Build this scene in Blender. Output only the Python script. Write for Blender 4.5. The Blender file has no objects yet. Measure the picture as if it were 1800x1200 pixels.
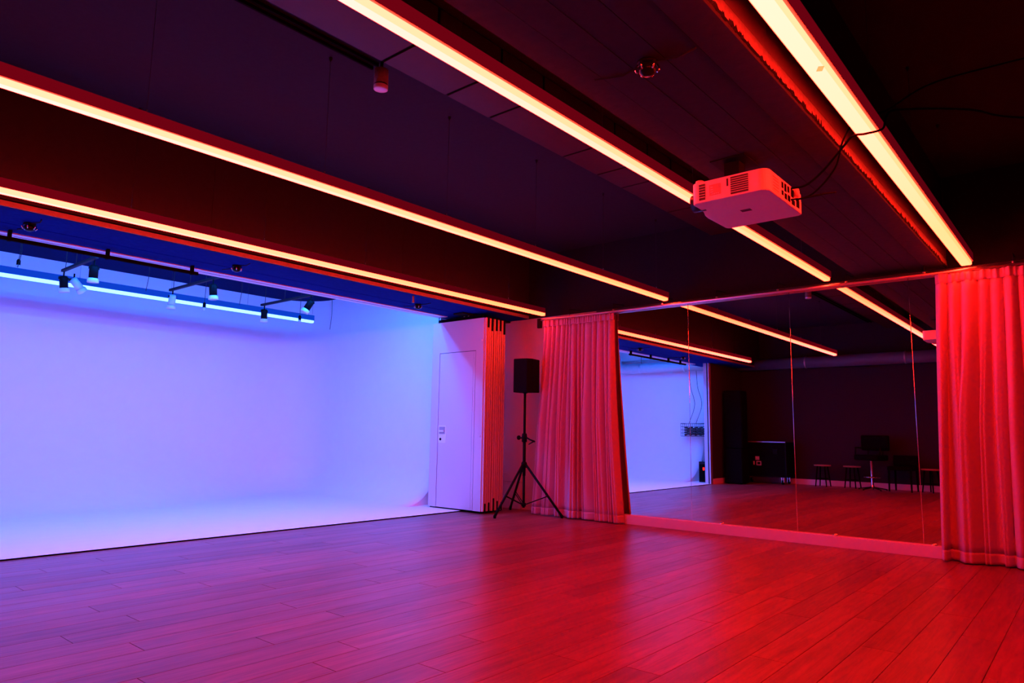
import bpy, bmesh, math, random
from mathutils import Vector, Matrix
random.seed(7)
S = bpy.context.scene
COL = S.collection
PI = math.pi

# ------------------------------------------------------------------ camera
cam_d = bpy.data.cameras.new('camera')
cam = bpy.data.objects.new('camera', cam_d)
COL.objects.link(cam)
FWD = Vector((0.75504143, 0.6423888, 0.13133574))
RGT = Vector((0.64634745, -0.76288374, 0.01560024))
UP = Vector((-0.11021532, -0.07310969, 0.99121519))
cam.matrix_world = Matrix(((RGT.x, UP.x, -FWD.x, 0.0), (RGT.y, UP.y, -FWD.y, 0.0), (RGT.z, UP.z, -FWD.z, 1.05), (0, 0, 0, 1)))
cam_d.sensor_width = 36.0
cam_d.lens = 1212.56 / 1800 * 36.0
cam_d.clip_start = 0.02
S.camera = cam

# ------------------------------------------------------------------ world, exposure, light levels
w = bpy.data.worlds.new('world')
S.world = w
w.use_nodes = True
w.node_tree.nodes['Background'].inputs[0].default_value = (0.0, 0.0, 0.0, 1)
w.node_tree.nodes['Background'].inputs[1].default_value = 0.0
S.view_settings.view_transform = 'Standard'
S.view_settings.look = 'None'
S.view_settings.exposure = 0.0
S.view_settings.gamma = 1.0
S.view_settings.use_curve_mapping = False
S.cycles.use_denoising = True
S.cycles.use_light_tree = False
S.cycles.max_bounces = 10
S.cycles.diffuse_bounces = 6
S.cycles.glossy_bounces = 6
S.cycles.sample_clamp_indirect = 20.0
S.cycles.caustics_reflective = True

# glow of the warm lamps: underside and edges of the diffuser, (near end, far end): dimming with distance put into the colour
RED_BOTTOM = ((55.0, 0.98, 0.85), (43.0, 0.76, 0.30))
RED_SIDE = ((42.0, 0.88, 0.50), (34.0, 0.66, 0.22))
RED4_BOTTOM = ((120.0, 1.05, 0.85), (78.0, 0.80, 0.32))   # the lamp over the right side is turned up
RED4_SIDE = ((80.0, 0.92, 0.50), (52.0, 0.70, 0.24))
BLUE = (0.62, 1.8, 15.0)             # glow of the hanging lamp in the white cove
BLUE_HIGH = (0.9, 17.0, 110.0)       # and of the two strong ones high behind the beam
HOUSING_GLOW = (0.17, 0.0006, 0.006)        # light on the sides of the lamp housings, put in as a faint glow
HOUSING_GLOW_BLUE = (0.004, 0.05, 0.62)

# ------------------------------------------------------------------ materials
def mat(name, col, rough=0.6, metal=0.0, spec=0.5, bump=0.0, scale=40.0, var=0.0, coat=0.0):
    m = bpy.data.materials.new(name)
    m.use_nodes = True
    nt = m.node_tree
    b = nt.nodes['Principled BSDF']
    b.inputs['Base Color'].default_value = (*col, 1)
    b.inputs['Roughness'].default_value = rough
    b.inputs['Metallic'].default_value = metal
    b.inputs['Specular IOR Level'].default_value = spec
    b.inputs['Coat Weight'].default_value = coat
    if var or bump:
        tc = nt.nodes.new('ShaderNodeTexCoord')
        no = nt.nodes.new('ShaderNodeTexNoise')
        no.inputs['Scale'].default_value = scale
        no.inputs['Detail'].default_value = 5
        nt.links.new(tc.outputs['Object'], no.inputs['Vector'])
        if var:
            mr = nt.nodes.new('ShaderNodeMix')
            mr.data_type = 'RGBA'
            mr.inputs[6].default_value = (*[c * (1 - var) for c in col], 1)
            mr.inputs[7].default_value = (*[min(1, c * (1 + var)) for c in col], 1)
            nt.links.new(no.outputs['Fac'], mr.inputs[0])
            nt.links.new(mr.outputs[2], b.inputs['Base Color'])
        if bump:
            bp = nt.nodes.new('ShaderNodeBump')
            bp.inputs['Strength'].default_value = bump
            bp.inputs['Distance'].default_value = 0.01
            nt.links.new(no.outputs['Fac'], bp.inputs['Height'])
            nt.links.new(bp.outputs['Normal'], b.inputs['Normal'])
    return m

def glow(name, col, far=None):
    m = bpy.data.materials.new(name)
    m.use_nodes = True
    nt = m.node_tree
    nt.nodes.remove(nt.nodes['Principled BSDF'])
    e = nt.nodes.new('ShaderNodeEmission')
    e.inputs[0].default_value = (*col, 1)
    e.inputs[1].default_value = 1.0
    nt.links.new(e.outputs[0], nt.nodes['Material Output'].inputs[0])
    if far:                        # dimmer, yellower look of the distant end put into the glow
        tc = nt.nodes.new('ShaderNodeTexCoord')
        sx = nt.nodes.new('ShaderNodeSeparateXYZ')
        mp = nt.nodes.new('ShaderNodeMapRange')
        mp.inputs[1].default_value = 0.5
        mp.inputs[2].default_value = 6.0
        mx = nt.nodes.new('ShaderNodeMix'); mx.data_type = 'RGBA'; mx.clamp_result = False
        mx.inputs[6].default_value = (*col, 1); mx.inputs[7].default_value = (*far, 1)
        nt.links.new(tc.outputs['Object'], sx.inputs[0])
        nt.links.new(sx.outputs['X'], mp.inputs[0])
        nt.links.new(mp.outputs[0], mx.inputs[0])
        nt.links.new(mx.outputs[2], e.inputs[0])
    return m

def wood(name):
    m = bpy.data.materials.new(name)
    m.use_nodes = True
    nt = m.node_tree
    b = nt.nodes['Principled BSDF']
    geo = nt.nodes.new('ShaderNodeNewGeometry')
    oi = nt.nodes.new('ShaderNodeObjectInfo')
    sc = nt.nodes.new('ShaderNodeVectorMath'); sc.operation = 'MULTIPLY'
    sc.inputs[1].default_value = (1.1, 14.0, 14.0)
    ofs = nt.nodes.new('ShaderNodeVectorMath'); ofs.operation = 'MULTIPLY_ADD'
    ofs.inputs[1].default_value = (37.0, 91.0, 53.0)
    nt.links.new(geo.outputs['Position'], sc.inputs[0])
    nt.links.new(oi.outputs['Random'], ofs.inputs[0])
    nt.links.new(sc.outputs[0], ofs.inputs[2])
    n1 = nt.nodes.new('ShaderNodeTexNoise')
    n1.inputs['Scale'].default_value = 2.2; n1.inputs['Detail'].default_value = 8; n1.inputs['Roughness'].default_value = 0.65
    n1.inputs['Distortion'].default_value = 0.8
    nt.links.new(ofs.outputs[0], n1.inputs['Vector'])
    n2 = nt.nodes.new('ShaderNodeTexNoise')
    n2.inputs['Scale'].default_value = 0.9; n2.inputs['Detail'].default_value = 2
    nt.links.new(ofs.outputs[0], n2.inputs['Vector'])
    cr = nt.nodes.new('ShaderNodeValToRGB')
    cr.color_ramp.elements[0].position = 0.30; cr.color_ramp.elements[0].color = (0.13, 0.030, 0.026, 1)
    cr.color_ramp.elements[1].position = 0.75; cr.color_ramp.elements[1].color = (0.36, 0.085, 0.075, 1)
    nt.links.new(n1.outputs['Fac'], cr.inputs[0])
    mx = nt.nodes.new('ShaderNodeMix'); mx.data_type = 'RGBA'; mx.blend_type = 'MULTIPLY'
    mx.inputs[0].default_value = 1.0
    mr = nt.nodes.new('ShaderNodeMapRange')
    mr.inputs[3].default_value = 0.72; mr.inputs[4].default_value = 1.12
    nt.links.new(oi.outputs['Random'], mr.inputs[0])
    nt.links.new(cr.outputs[0], mx.inputs[6]); nt.links.new(mr.outputs[0], mx.inputs[7])
    nt.links.new(mx.outputs[2], b.inputs['Base Color'])
    rr = nt.nodes.new('ShaderNodeMapRange')
    rr.inputs[3].default_value = 0.26; rr.inputs[4].default_value = 0.42
    nt.links.new(n2.outputs['Fac'], rr.inputs[0])
    nt.links.new(rr.outputs[0], b.inputs['Roughness'])
    b.inputs['Specular IOR Level'].default_value = 0.5
    bp = nt.nodes.new('ShaderNodeBump'); bp.inputs['Strength'].default_value = 0.12; bp.inputs['Distance'].default_value = 0.002
    nt.links.new(n1.outputs['Fac'], bp.inputs['Height']); nt.links.new(bp.outputs['Normal'], b.inputs['Normal'])
    return m

M = {}
M['wood'] = wood('oak_plank')
M['subfloor'] = mat('subfloor', (0.03, 0.02, 0.015), 0.9)
M['black'] = mat('matt_black_paint', (0.018, 0.017, 0.02), 0.85, spec=0.2, bump=0.15, scale=30, var=0.25)
M['ceiling'] = mat('ceiling_black_paint', (0.027, 0.026, 0.032), 0.9, spec=0.2, bump=0.1, scale=25, var=0.2)
M['soffit'] = mat('painted_concrete', (0.023, 0.022, 0.025), 0.85, spec=0.25, bump=0.3, scale=18, var=0.3)
M['soffit_blue'] = mat('blue_lit_concrete', (0.003, 0.014, 0.17), 0.9, spec=0.03, bump=0.3, scale=18, var=0.25)  # concrete with the cove's blue light put into its colour
M['ceiling_blue'] = mat('blue_lit_black_ceiling', (0.004, 0.010, 0.06), 0.9, spec=0.03, bump=0.1, scale=25, var=0.2)  # black ceiling, blue bounce from the cove mixed into the colour
M['face_clad'] = mat('beam_cladding_paint', (0.22, 0.16, 0.14), 0.6, spec=0.35, bump=0.05, scale=20, var=0.1)
M['face'] = mat('beam_face_paint', (0.028, 0.022, 0.040), 0.7, spec=0.3, bump=0.1, scale=20, var=0.2)
M['plaster'] = mat('raw_plaster_edge', (0.26, 0.22, 0.19), 0.9, bump=0.6, scale=60, var=0.35)
M['backwall'] = mat('dark_wall_paint', (0.030, 0.027, 0.030), 0.85, spec=0.2, bump=0.05, scale=30, var=0.15)
M['white'] = mat('cove_white_paint', (0.80, 0.80, 0.80), 0.55, spec=0.3, bump=0.04, scale=6, var=0.03)
M['offwhite'] = mat('wall_white_paint', (0.62, 0.60, 0.58), 0.7, bump=0.05, scale=40, var=0.05)
M['panel'] = mat('laminate_panel', (0.60, 0.57, 0.60), 0.5, spec=0.3)
M['plinth'] = mat('plinth_paint', (0.72, 0.52, 0.60), 0.5, var=0.05, scale=14)
M['alu'] = mat('aluminium', (0.62, 0.62, 0.64), 0.35, metal=0.8, var=0.04, scale=20)
M['housing'] = mat('lamp_housing', (0.32, 0.30, 0.30), 0.5, spec=0.4, var=0.05, scale=30)
M['lip'] = mat('painted_lip', (0.34, 0.28, 0.25), 0.8, bump=0.2, scale=40, var=0.2)
M['rail_white'] = mat('white_edge_rail', (0.75, 0.72, 0.75), 0.4, var=0.03)
M['rubber'] = mat('black_rubber', (0.004, 0.004, 0.004), 0.9, spec=0.03, var=0.1)
M['blackplastic'] = mat('black_plastic', (0.004, 0.004, 0.004), 0.7, spec=0.08, bump=0.1, scale=200, var=0.1)
M['blackmetal'] = mat('black_metal', (0.004, 0.004, 0.004), 0.6, spec=0.10, var=0.1)
M['chrome'] = mat('chrome', (0.85, 0.85, 0.86), 0.12, metal=1.0, var=0.02)
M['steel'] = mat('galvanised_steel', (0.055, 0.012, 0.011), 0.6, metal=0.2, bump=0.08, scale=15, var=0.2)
M['pipe'] = mat('pipe_lagging', (0.55, 0.54, 0.54), 0.6, bump=0.08, scale=12, var=0.1)
M['greypipe'] = mat('grey_pipe', (0.14, 0.13, 0.14), 0.6, bump=0.08, scale=12, var=0.1)
M['projector'] = mat('projector_shell', (0.85, 0.83, 0.80), 0.4, spec=0.4, var=0.03)
M['grille'] = mat('dark_grille', (0.05, 0.04, 0.04), 0.6, var=0.1)
M['lens'] = mat('lens_glass', (0.006, 0.006, 0.007), 0.30, spec=0.12, var=0.05)
M['label'] = mat('printed_label', (0.6, 0.42, 0.3), 0.5, var=0.3, scale=60)
M['redwood'] = mat('stool_seat_wood', (0.40, 0.28, 0.18), 0.4, var=0.2, scale=10)
M['velvet'] = mat('black_upholstery', (0.003, 0.003, 0.003), 0.85, spec=0.06, var=0.2)
M['wire'] = mat('thin_wire', (0.02, 0.02, 0.02), 0.5, var=0.1)
M['bluebox'] = mat('dark_plastic_box', (0.02, 0.02, 0.025), 0.6, spec=0.1, var=0.1)
M['net'] = mat('basket_wire', (0.05, 0.05, 0.06), 0.5, var=0.1)
M['cabletangle'] = mat('coiled_cable', (0.06, 0.06, 0.07), 0.6, var=0.2)
M['clear'] = mat('spot_front_ring', (0.75, 0.75, 0.76), 0.25, spec=0.6, var=0.03)
M['marker'] = mat('grey_emblem', (0.55, 0.55, 0.55), 0.5, var=0.05)
M['mirror'] = mat('mirror_silver', (0.80, 0.79, 0.80), 0.0, metal=1.0)
M['red_led'] = glow('red_led', (6.0, 0.05, 0.05))
M['glow_bottom'] = glow('warm_diffuser_bottom', *RED_BOTTOM)
M['glow_side'] = glow('warm_diffuser_side', *RED_SIDE)
M['glow4_bottom'] = glow('warm_diffuser_bottom_bright', *RED4_BOTTOM)
M['glow4_side'] = glow('warm_diffuser_side_bright', *RED4_SIDE)
M['glow_blue'] = glow('blue_diffuser', BLUE)
M['glow_blue_high'] = glow('blue_diffuser_strong', BLUE_HIGH)
M['tape'] = glow('backlit_tape', (1.2, 0.50, 0.16))
M['housing_glow'] = glow('warm_housing_glow', HOUSING_GLOW, (0.09, 0.0004, 0.004))
M['housing_glow_blue'] = glow('blue_housing_glow', HOUSING_GLOW_BLUE)
for k in ('housing_glow', 'housing_glow_blue', 'tape', 'red_led'):      # dim: found by bounced rays, not sampled as lamps
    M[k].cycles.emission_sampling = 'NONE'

def cloth(name):
    m = bpy.data.materials.new(name)
    m.use_nodes = True
    nt = m.node_tree
    b = nt.nodes['Principled BSDF']
    tc = nt.nodes.new('ShaderNodeTexCoord')
    no = nt.nodes.new('ShaderNodeTexNoise'); no.inputs['Scale'].default_value = 420; no.inputs['Detail'].default_value = 3
    nt.links.new(tc.outputs['Object'], no.inputs['Vector'])
    mx = nt.nodes.new('ShaderNodeMix'); mx.data_type = 'RGBA'
    mx.inputs[6].default_value = (0.52, 0.26, 0.36, 1); mx.inputs[7].default_value = (0.54, 0.27, 0.375, 1)
    nt.links.new(no.outputs['Fac'], mx.inputs[0]); nt.links.new(mx.outputs[2], b.inputs['Base Color'])
    b.inputs['Roughness'].default_value = 0.8
    b.inputs['Specular IOR Level'].default_value = 0.15
    b.inputs['Sheen Weight'].default_value = 0.15
    return m
M['cloth'] = cloth('curtain_cloth')

# ------------------------------------------------------------------ mesh helpers
def bm_box(bm, x0, x1, y0, y1, z0, z1, mi=0):
    v = [bm.verts.new(p) for p in ((x0,y0,z0),(x1,y0,z0),(x1,y1,z0),(x0,y1,z0),(x0,y0,z1),(x1,y0,z1),(x1,y1,z1),(x0,y1,z1))]
    fs = []
    for q in ((0,3,2,1),(4,5,6,7),(0,1,5,4),(1,2,6,5),(2,3,7,6),(3,0,4,7)):
        f = bm.faces.new([v[i] for i in q]); f.material_index = mi; fs.append(f)
    return fs

def bm_tube(bm, pts, r, n=8, cap=True, mi=0):
    pts = [Vector(p) for p in pts]
    rings = []
    prev = None
    for i, p in enumerate(pts):
        if i == 0: t = pts[1] - pts[0]
        elif i == len(pts) - 1: t = pts[-1] - pts[-2]
        else: t = (pts[i+1] - pts[i]).normalized() + (pts[i] - pts[i-1]).normalized()
        t.normalize()
        if prev is None:
            a = Vector((0, 0, 1)) if abs(t.z) < 0.9 else Vector((1, 0, 0))
            u = t.cross(a).normalized()
        else:
            u = (prev - t * prev.dot(t)).normalized()
        prev = u
        v = t.cross(u)
        rr = r[i] if isinstance(r, (list, tuple)) else r
        rings.append([bm.verts.new(p + (u * math.cos(2*PI*k/n) + v * math.sin(2*PI*k/n)) * rr) for k in range(n)])
    for a, b in zip(rings, rings[1:]):
        for k in range(n):
            f = bm.faces.new((a[k], a[(k+1) % n], b[(k+1) % n], b[k])); f.smooth = n > 4; f.material_index = mi
    if cap:
        bm.faces.new(list(reversed(rings[0]))).material_index = mi
        bm.faces.new(rings[-1]).material_index = mi

def bm_lathe(bm, prof, n=24, origin=(0,0,0), axis=None, mi=0, close=False):
    """prof: (r, h) pairs, turned about +z (or axis) at origin"""
    o = Vector(origin)
    q = Vector((0,0,1)).rotation_difference(Vector(axis)) if axis else None
    rings = []
    for r, h in prof:
        ring = []
        for k in range(n):
            p = Vector((max(r, 1e-5) * math.cos(2*PI*k/n), max(r, 1e-5) * math.sin(2*PI*k/n), h))
            if q: p = q @ p
            ring.append(bm.verts.new(o + p))
        rings.append(ring)
    if close: rings.append(rings[0])
    for a, b in zip(rings, rings[1:]):
        for k in range(n):
            f = bm.faces.new((a[k], a[(k+1) % n], b[(k+1) % n], b[k])); f.smooth = True; f.material_index = mi

def bm_prism(bm, poly, z0, z1, mi=0):
    a = [bm.verts.new((x, y, z0)) for x, y in poly]
    b = [bm.verts.new((x, y, z1)) for x, y in poly]
    n = len(poly)
    bm.faces.new(list(reversed(a))).material_index = mi
    bm.faces.new(b).material_index = mi
    for i in range(n):
        bm.faces.new((a[i], a[(i+1) % n], b[(i+1) % n], b[i])).material_index = mi

def obj(name, bm, m, parent=None, loc=None, bevel=0.0, fix=True):
    if fix: bmesh.ops.recalc_face_normals(bm, faces=bm.faces[:])
    me = bpy.data.meshes.new(name)
    bm.to_mesh(me); bm.free()
    for x in (m if isinstance(m, (list, tuple)) else [m]): me.materials.append(x)
    o = bpy.data.objects.new(name, me)
    COL.objects.link(o)
    if parent: o.parent = parent
    if loc: o.location = loc
    if bevel:
        b = o.modifiers.new('bevel', 'BEVEL'); b.width = bevel; b.segments = 2; b.limit_method = 'ANGLE'
    return o

def box(name, x0, x1, y0, y1, z0, z1, m, parent=None, bevel=0.0):
    bm = bmesh.new(); bm_box(bm, x0, x1, y0, y1, z0, z1)
    return obj(name, bm, m, parent, bevel=bevel)

def tube(name, pts, r, m, parent=None, n=8):
    bm = bmesh.new(); bm_tube(bm, pts, r, n)
    return obj(name, bm, m, parent)

def tag(o, label, cat, group=None):
    o['label'] = label; o['category'] = cat
    if group: o['group'] = group
    return o

def thing(name, label, cat, loc=(0,0,0), rz=0.0, group=None):
    o = bpy.data.objects.new(name, None)
    COL.objects.link(o)
    o.location = loc; o.rotation_euler = (0, 0, rz)
    o.empty_display_size = 0.1
    return tag(o, label, cat, group)

def struct(o):
    o['kind'] = 'structure'
    return o

def dup(root, loc, rz=0.0, label=None):
    r = root.copy(); COL.objects.link(r); r.location = loc; r.rotation_euler = (0, 0, rz)
    if label: r['label'] = label
    for ch in list(root.children):
        c = ch.copy(); COL.objects.link(c); c.parent = r
        for g in list(ch.children):
            d = g.copy(); COL.objects.link(d); d.parent = c
    return r

def smooth_path(pts, n=10):
    """Catmull-Rom through pts"""
    P = [Vector(p) for p in pts]
    P = [P[0] * 2 - P[1]] + P + [P[-1] * 2 - P[-2]]
    out = []
    for i in range(1, len(P) - 2):
        for k in range(n):
            t = k / n
            a, b, c, d = P[i-1], P[i], P[i+1], P[i+2]
            out.append(0.5 * ((2*b) + (c-a)*t + (2*a-5*b+4*c-d)*t*t + (3*b-a-3*c+d)*t**3))
    out.append(P[-2])
    return out

# ------------------------------------------------------------------ room dimensions
XB, XE = -1.70, 7.60          # wall behind the camera, end wall behind the mirrors
YR, YL = -2.60, 6.60          # right wall, line where the wood floor meets the white cove
ZC, ZS = 3.57, 2.67           # ceiling, underside of the two deep beams
P0, P1 = 6.15, 7.13           # beam over the opening
Q0, Q1 = 1.02, 1.785          # beam carrying the projector

# ------------------------------------------------------------------ floor
floor = struct(box('floor', XB, XE, YR, YL, -0.12, -0.014, M['subfloor']))
PW, PL = 0.18, 1.90
bm = bmesh.new()
bm_box(bm, 0.0012, PL - 0.0012, 0.0010, PW - 0.0010, -0.014, 0.0)
bmesh.ops.bevel(bm, geom=[e for e in bm.edges if all(v.co.z > -0.001 for v in e.verts)], offset=0.0012, segments=1, affect='EDGES')
plank_me = bpy.data.meshes.new('plank'); bm.to_mesh(plank_me); bm.free(); plank_me.materials.append(M['wood'])
row = 0
y = YL - PW
while y > YR - PW + 0.02:
    ofs = (row * 0.73 + random.random() * 0.5) % PL
    x = XB - ofs
    while x < XE - 0.02:
        a, b = max(x, XB), min(x + PL, XE)
        if b - a > 0.04:
            o = bpy.data.objects.new('plank', plank_me); COL.objects.link(o); o.parent = floor
            ww = min(PW, y + PW - YR)
            o.location = (a, max(y, YR), 0)
            o.scale = ((b - a) / PL, ww / PW, 1)
        x += PL
    y -= PW; row += 1

# ------------------------------------------------------------------ walls and ceiling
struct(box('wall_end', XE, XE + 0.12, YR - 0.12, 7.40, -0.1, ZC + 0.1, M['offwhite']))
struct(box('wall_back', XB - 0.12, XB, YR - 0.12, YL + 0.12, -0.1, ZC + 0.1, M['backwall']))
struct(box('wall_right', XB, XE, YR - 0.12, YR, -0.1, ZC + 0.1, M['backwall']))
struct(box('wall_left', XB, 0.10, YL, YL + 0.12, -0.1, ZC, M['backwall']))
struct(box('ceiling', XB, XE, YR, P1, ZC, ZC + 0.12, M['ceiling']))
# upper end wall, painted black above the mirrors
struct(box('wall_end_upper', XE - 0.02, XE, YR, P0, ZS + 0.0, ZC, M['black']))
struct(box('baseboard_back', XB, XB + 0.018, YR, YL, 0.0, 0.12, M['plinth'], bevel=0.003))
struct(box('baseboard_left', XB + 0.02, 0.05, YL - 0.018, YL, 0.0, 0.12, M['plinth'], bevel=0.003))

# deep concrete beams, underside cast in boards
def beam(name, y0, y1, nboards, m):
    b = struct(box(name, XB, XE, y0 + 0.02, y1, ZS + 0.015, ZC, m))
    wv = (y1 - y0) / nboards
    for i in range(nboards):
        dz = random.uniform(-0.002, 0.002)
        box('soffit_board', XB, XE, y0 + i * wv + 0.0015, y0 + (i + 1) * wv - 0.0015, ZS + dz, ZS + 0.02, m, b)
    return b
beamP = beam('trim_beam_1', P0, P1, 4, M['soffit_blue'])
beamQ = beam('trim_beam_2', Q0, Q1, 5, M['soffit'])

def near_face(par, y0, rag, zlip, m):
    """lip at the bottom of the near side (ragged plaster), dark groove, painted face above"""
    bm = bmesh.new()
    n = 1300
    lo = []; hi = []; back = []
    for i in range(n + 1):
        x = XB + (XE - XB) * i / n
        j = 0.0
        if rag:
            if i % 3 == 0: ja = random.uniform(-1, 1)
            j = rag * (0.5 * math.sin(x * 9.1) * math.sin(x * 3.7) + 0.8 * ja + random.uniform(-1, 1) * 0.35)
        lo.append(bm.verts.new((x, y0 - 0.012, ZS + 0.004 + max(j, -0.004) + rag * 0.6)))
        hi.append(bm.verts.new((x, y0 - 0.012, ZS + zlip)))
        back.append(bm.verts.new((x, y0 + 0.025, ZS + 0.004 + rag * 0.6)))
    for i in range(n):
        bm.faces.new((lo[i], lo[i+1], hi[i+1], hi[i]))
        bm.faces.new((back[i], back[i+1], lo[i+1], lo[i])).material_index = 1
    o = obj('plaster_lip', bm, [M['plaster'] if rag else M['lip'], M['soffit'] if rag else M['lip']], par, fix=False)
    box('groove', XB, XE, y0 + 0.012, y0 + 0.022, ZS + zlip, ZS + zlip + 0.02, M['rubber'], par)
    L = 2.30
    x = XB
    while x < XE - 0.01:
        zt = ZC if not rag else 3.02
        box('face_panel', x + 0.001, min(x + L, XE) - 0.001, y0 - 0.008, y0 + 0.012, ZS + zlip + 0.014, zt, m, par)
        if rag: box('shaded_face_panel', x + 0.001, min(x + L, XE) - 0.001, y0 - 0.006, y0 + 0.012, zt + 0.004, ZC, M['black'], par)  # shade above the lamp housing put in as black panels
        x += L
near_face(beamP, P0, 0.0, 0.046, M['face'])
near_face(beamQ, Q0, 0.020, 0.074, M['face_clad'])

# ------------------------------------------------------------------ white cove studio
CX0, CX1, CY0, CY1, CZ = -0.95, 7.05, YL + 0.006, 10.9, 3.32
def cove():
    # perimeter of the cove's foot: left end -> rounded corner -> far wall -> rounded corner -> right end
    RC = 1.6
    per = []       # (point on the wall plane, inward normal, cove radius)
    ya = 7.25
    yb = 7.42
    for i in range(13):
        t = i / 12; yy = ya + (CY1 - RC - ya) * t
        per.append(((CX0, yy), (1, 0), 1.05))
    for i in range(1, 13):
        a = PI - (PI / 2) * i / 12
        per.append(((CX0 + RC + RC * math.cos(a), CY1 - RC + RC * math.sin(a)), (-math.cos(a), -math.sin(a)), 1.05 + 0.45 * i / 12))
    for i in range(1, 20):
        t = i / 20
        per.append(((CX0 + RC + (CX1 - 0.75 - RC - CX0) * t, CY1), (0, -1), 1.5 - 0.95 * max(0, t - 0.6) / 0.4))
    R2 = 0.75
    for i in range(0, 13):
        a = PI / 2 - (PI / 2) * i / 12
        per.append(((CX1 - R2 + R2 * math.cos(a), CY1 - R2 + R2 * math.sin(a)), (-math.cos(a), -math.sin(a)), 0.55))
    for i in range(1, 13):
        t = i / 12
        per.append(((CX1, CY1 - R2 + (yb - CY1 + R2) * t), (-1, 0), 0.55))
    bm = bmesh.new()
    rows = []
    NZ = 14
    for (px, py), (nx, ny), r in per:
        row = []
        for k in range(NZ + 1):
            a = (PI / 2) * k / NZ
            d = r - r * math.sin(a); z = 0.012 + r - r * math.cos(a)
            row.append(bm.verts.new((px + nx * d, py + ny * d, z)))
        row.append(bm.verts.new((px, py, CZ + 0.05)))
        rows.append(row)
    for a, b in zip(rows, rows[1:]):
        for k in range(NZ + 1):
            f = bm.faces.new((a[k], b[k], b[k+1], a[k+1])); f.smooth = True
    # end profiles of the coves, facing the room
    for row, r in ((rows[0], None), (rows[-1], None)):
        foot = bm.verts.new((row[NZ].co.x, row[0].co.y, 0.012))
        for k in range(NZ):
            bm.faces.new((row[k], row[k+1], foot))
    # flat floor inside the foot line
    front = [bm.verts.new(p) for p in ((CX1, CY0, 0.012), (CX0, CY0, 0.012))]
    ring = [r[0] for r in rows]
    endL = bm.verts.new((CX0, rows[0][0].co.y, 0.0119)); endR = bm.verts.new((CX1, rows[-1][0].co.y, 0.0119))
    bm.faces.new([front[1], endL] + ring + [endR, front[0]])
    e = [bm.verts.new(p) for p in ((CX1, CY0, -0.05), (CX0, CY0, -0.05))]
    bm.faces.new((front[0], front[1], e[1], e[0]))
    o = obj('wall_cove', bm, M['white'], fix=True)
    return struct(o)
cove()
struct(box('wall_cove_return_left', CX0 - 0.12, CX0, YL + 0.12, 7.25, -0.1, CZ, M['white']))
struct(box('wall_cove_return_right', 7.05, 7.60, 7.40, 7.44, -0.1, ZC, M['white']))
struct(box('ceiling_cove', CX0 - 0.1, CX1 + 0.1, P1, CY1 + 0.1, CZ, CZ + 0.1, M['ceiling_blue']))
struct(box('trim_threshold', 0.1, 6.95, YL + 0.0003, YL + 0.0058, -0.03, 0.0118, M['rubber']))
# pale double track let into the underside along the far edge of the beam
for a, b in ((6.94, 7.015), (7.035, 7.125)):
    box('track_strip', 0.10, 6.74, a, b, ZS - 0.010, ZS + 0.004, M['rail_white'], beamP)
# post at the far end of the opening
jamb = struct(box('door_jamb', 0.06, 0.16, YL - 0.005, YL + 0.13, 0.0, ZS, M['alu'], bevel=0.004))
box('jamb_groove', 0.157, 0.166, YL + 0.03, YL + 0.05, 0.0, ZS, M['rubber'], jamb)

# ------------------------------------------------------------------ pendant strip lights
def strip_light(name, label, cat, x0, x1, y, z, wid, hgt, hh, mats, housing_glow, wires, ztop, group, lip=0.0125):
    t = thing(name, label, cat, (0, y, z), 0, group)
    bm = bmesh.new()
    h = wid / 2
    c = min(0.008, wid * 0.15)
    prof = [(-h, hgt), (-h, c), (-h + c, 0), (h - c, 0), (h, c), (h, hgt)]
    nseg = max(2, int((x1 - x0) / 0.3))
    rings = [[bm.verts.new((x0 + (x1 - x0) * k / nseg, py, pz)) for py, pz in prof] for k in range(nseg + 1)]
    for A, B in zip(rings, rings[1:]):
        for i in range(len(prof)):
            j = (i + 1) % len(prof)
            f = bm.faces.new((A[i], A[j], B[j], B[i]))
            f.material_index = 0 if i == 2 else 1
    bm.faces.new(rings[0]).material_index = 1
    bm.faces.new(list(reversed(rings[-1]))).material_index = 1
    obj('diffuser', bm, mats, t)
    bm = bmesh.new(); bm_box(bm, x0, x1, -h - lip, h + lip, hgt + 0.0005, hgt + hh)
    obj('housing', bm, M['housing'], t, bevel=0.002)
    if housing_glow:
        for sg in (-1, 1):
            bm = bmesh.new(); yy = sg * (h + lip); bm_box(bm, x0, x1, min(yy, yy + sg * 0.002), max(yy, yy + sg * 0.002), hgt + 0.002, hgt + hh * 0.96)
            obj('glowing_side', bm, housing_glow, t)  # thin glowing sheet standing in for light on the housing side
    for x in wires:
        tube('suspension_wire', [(x, 0, hgt + hh + 0.02), (x, 0, ztop - z)], 0.0016, M['wire'], t, 5)
        bm = bmesh.new(); bm_lathe(bm, [(0.0, hgt + hh + 0.032), (0.004, hgt + hh + 0.03), (0.006, hgt + hh)], 8)
        o = obj('wire_clip', bm, M['alu'], t); o.location.x = x
        bm = bmesh.new(); bm_lathe(bm, [(0.012, ztop - z), (0.012, ztop - z - 0.012), (0.003, ztop - z - 0.03), (0.0, ztop - z - 0.03)], 8)
        o = obj('ceiling_cup', bm, M['black'], t); o.location.x = x
    return t
GW = 'warm pendant strip lights'
WM = [M['glow_bottom'], M['glow_side']]
wx = [1.41 + 1.134 * i for i in range(6)]
LZ = 2.63
strip_light('pendant_light', 'long glowing warm strip light nearest the white cove opening', 'light', 0.15, 7.30, 5.66, LZ, 0.062, 0.034, 0.07, WM, M['housing_glow'], [0.9 + 1.134 * i for i in range(6)], ZC, GW, 0.002)
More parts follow.
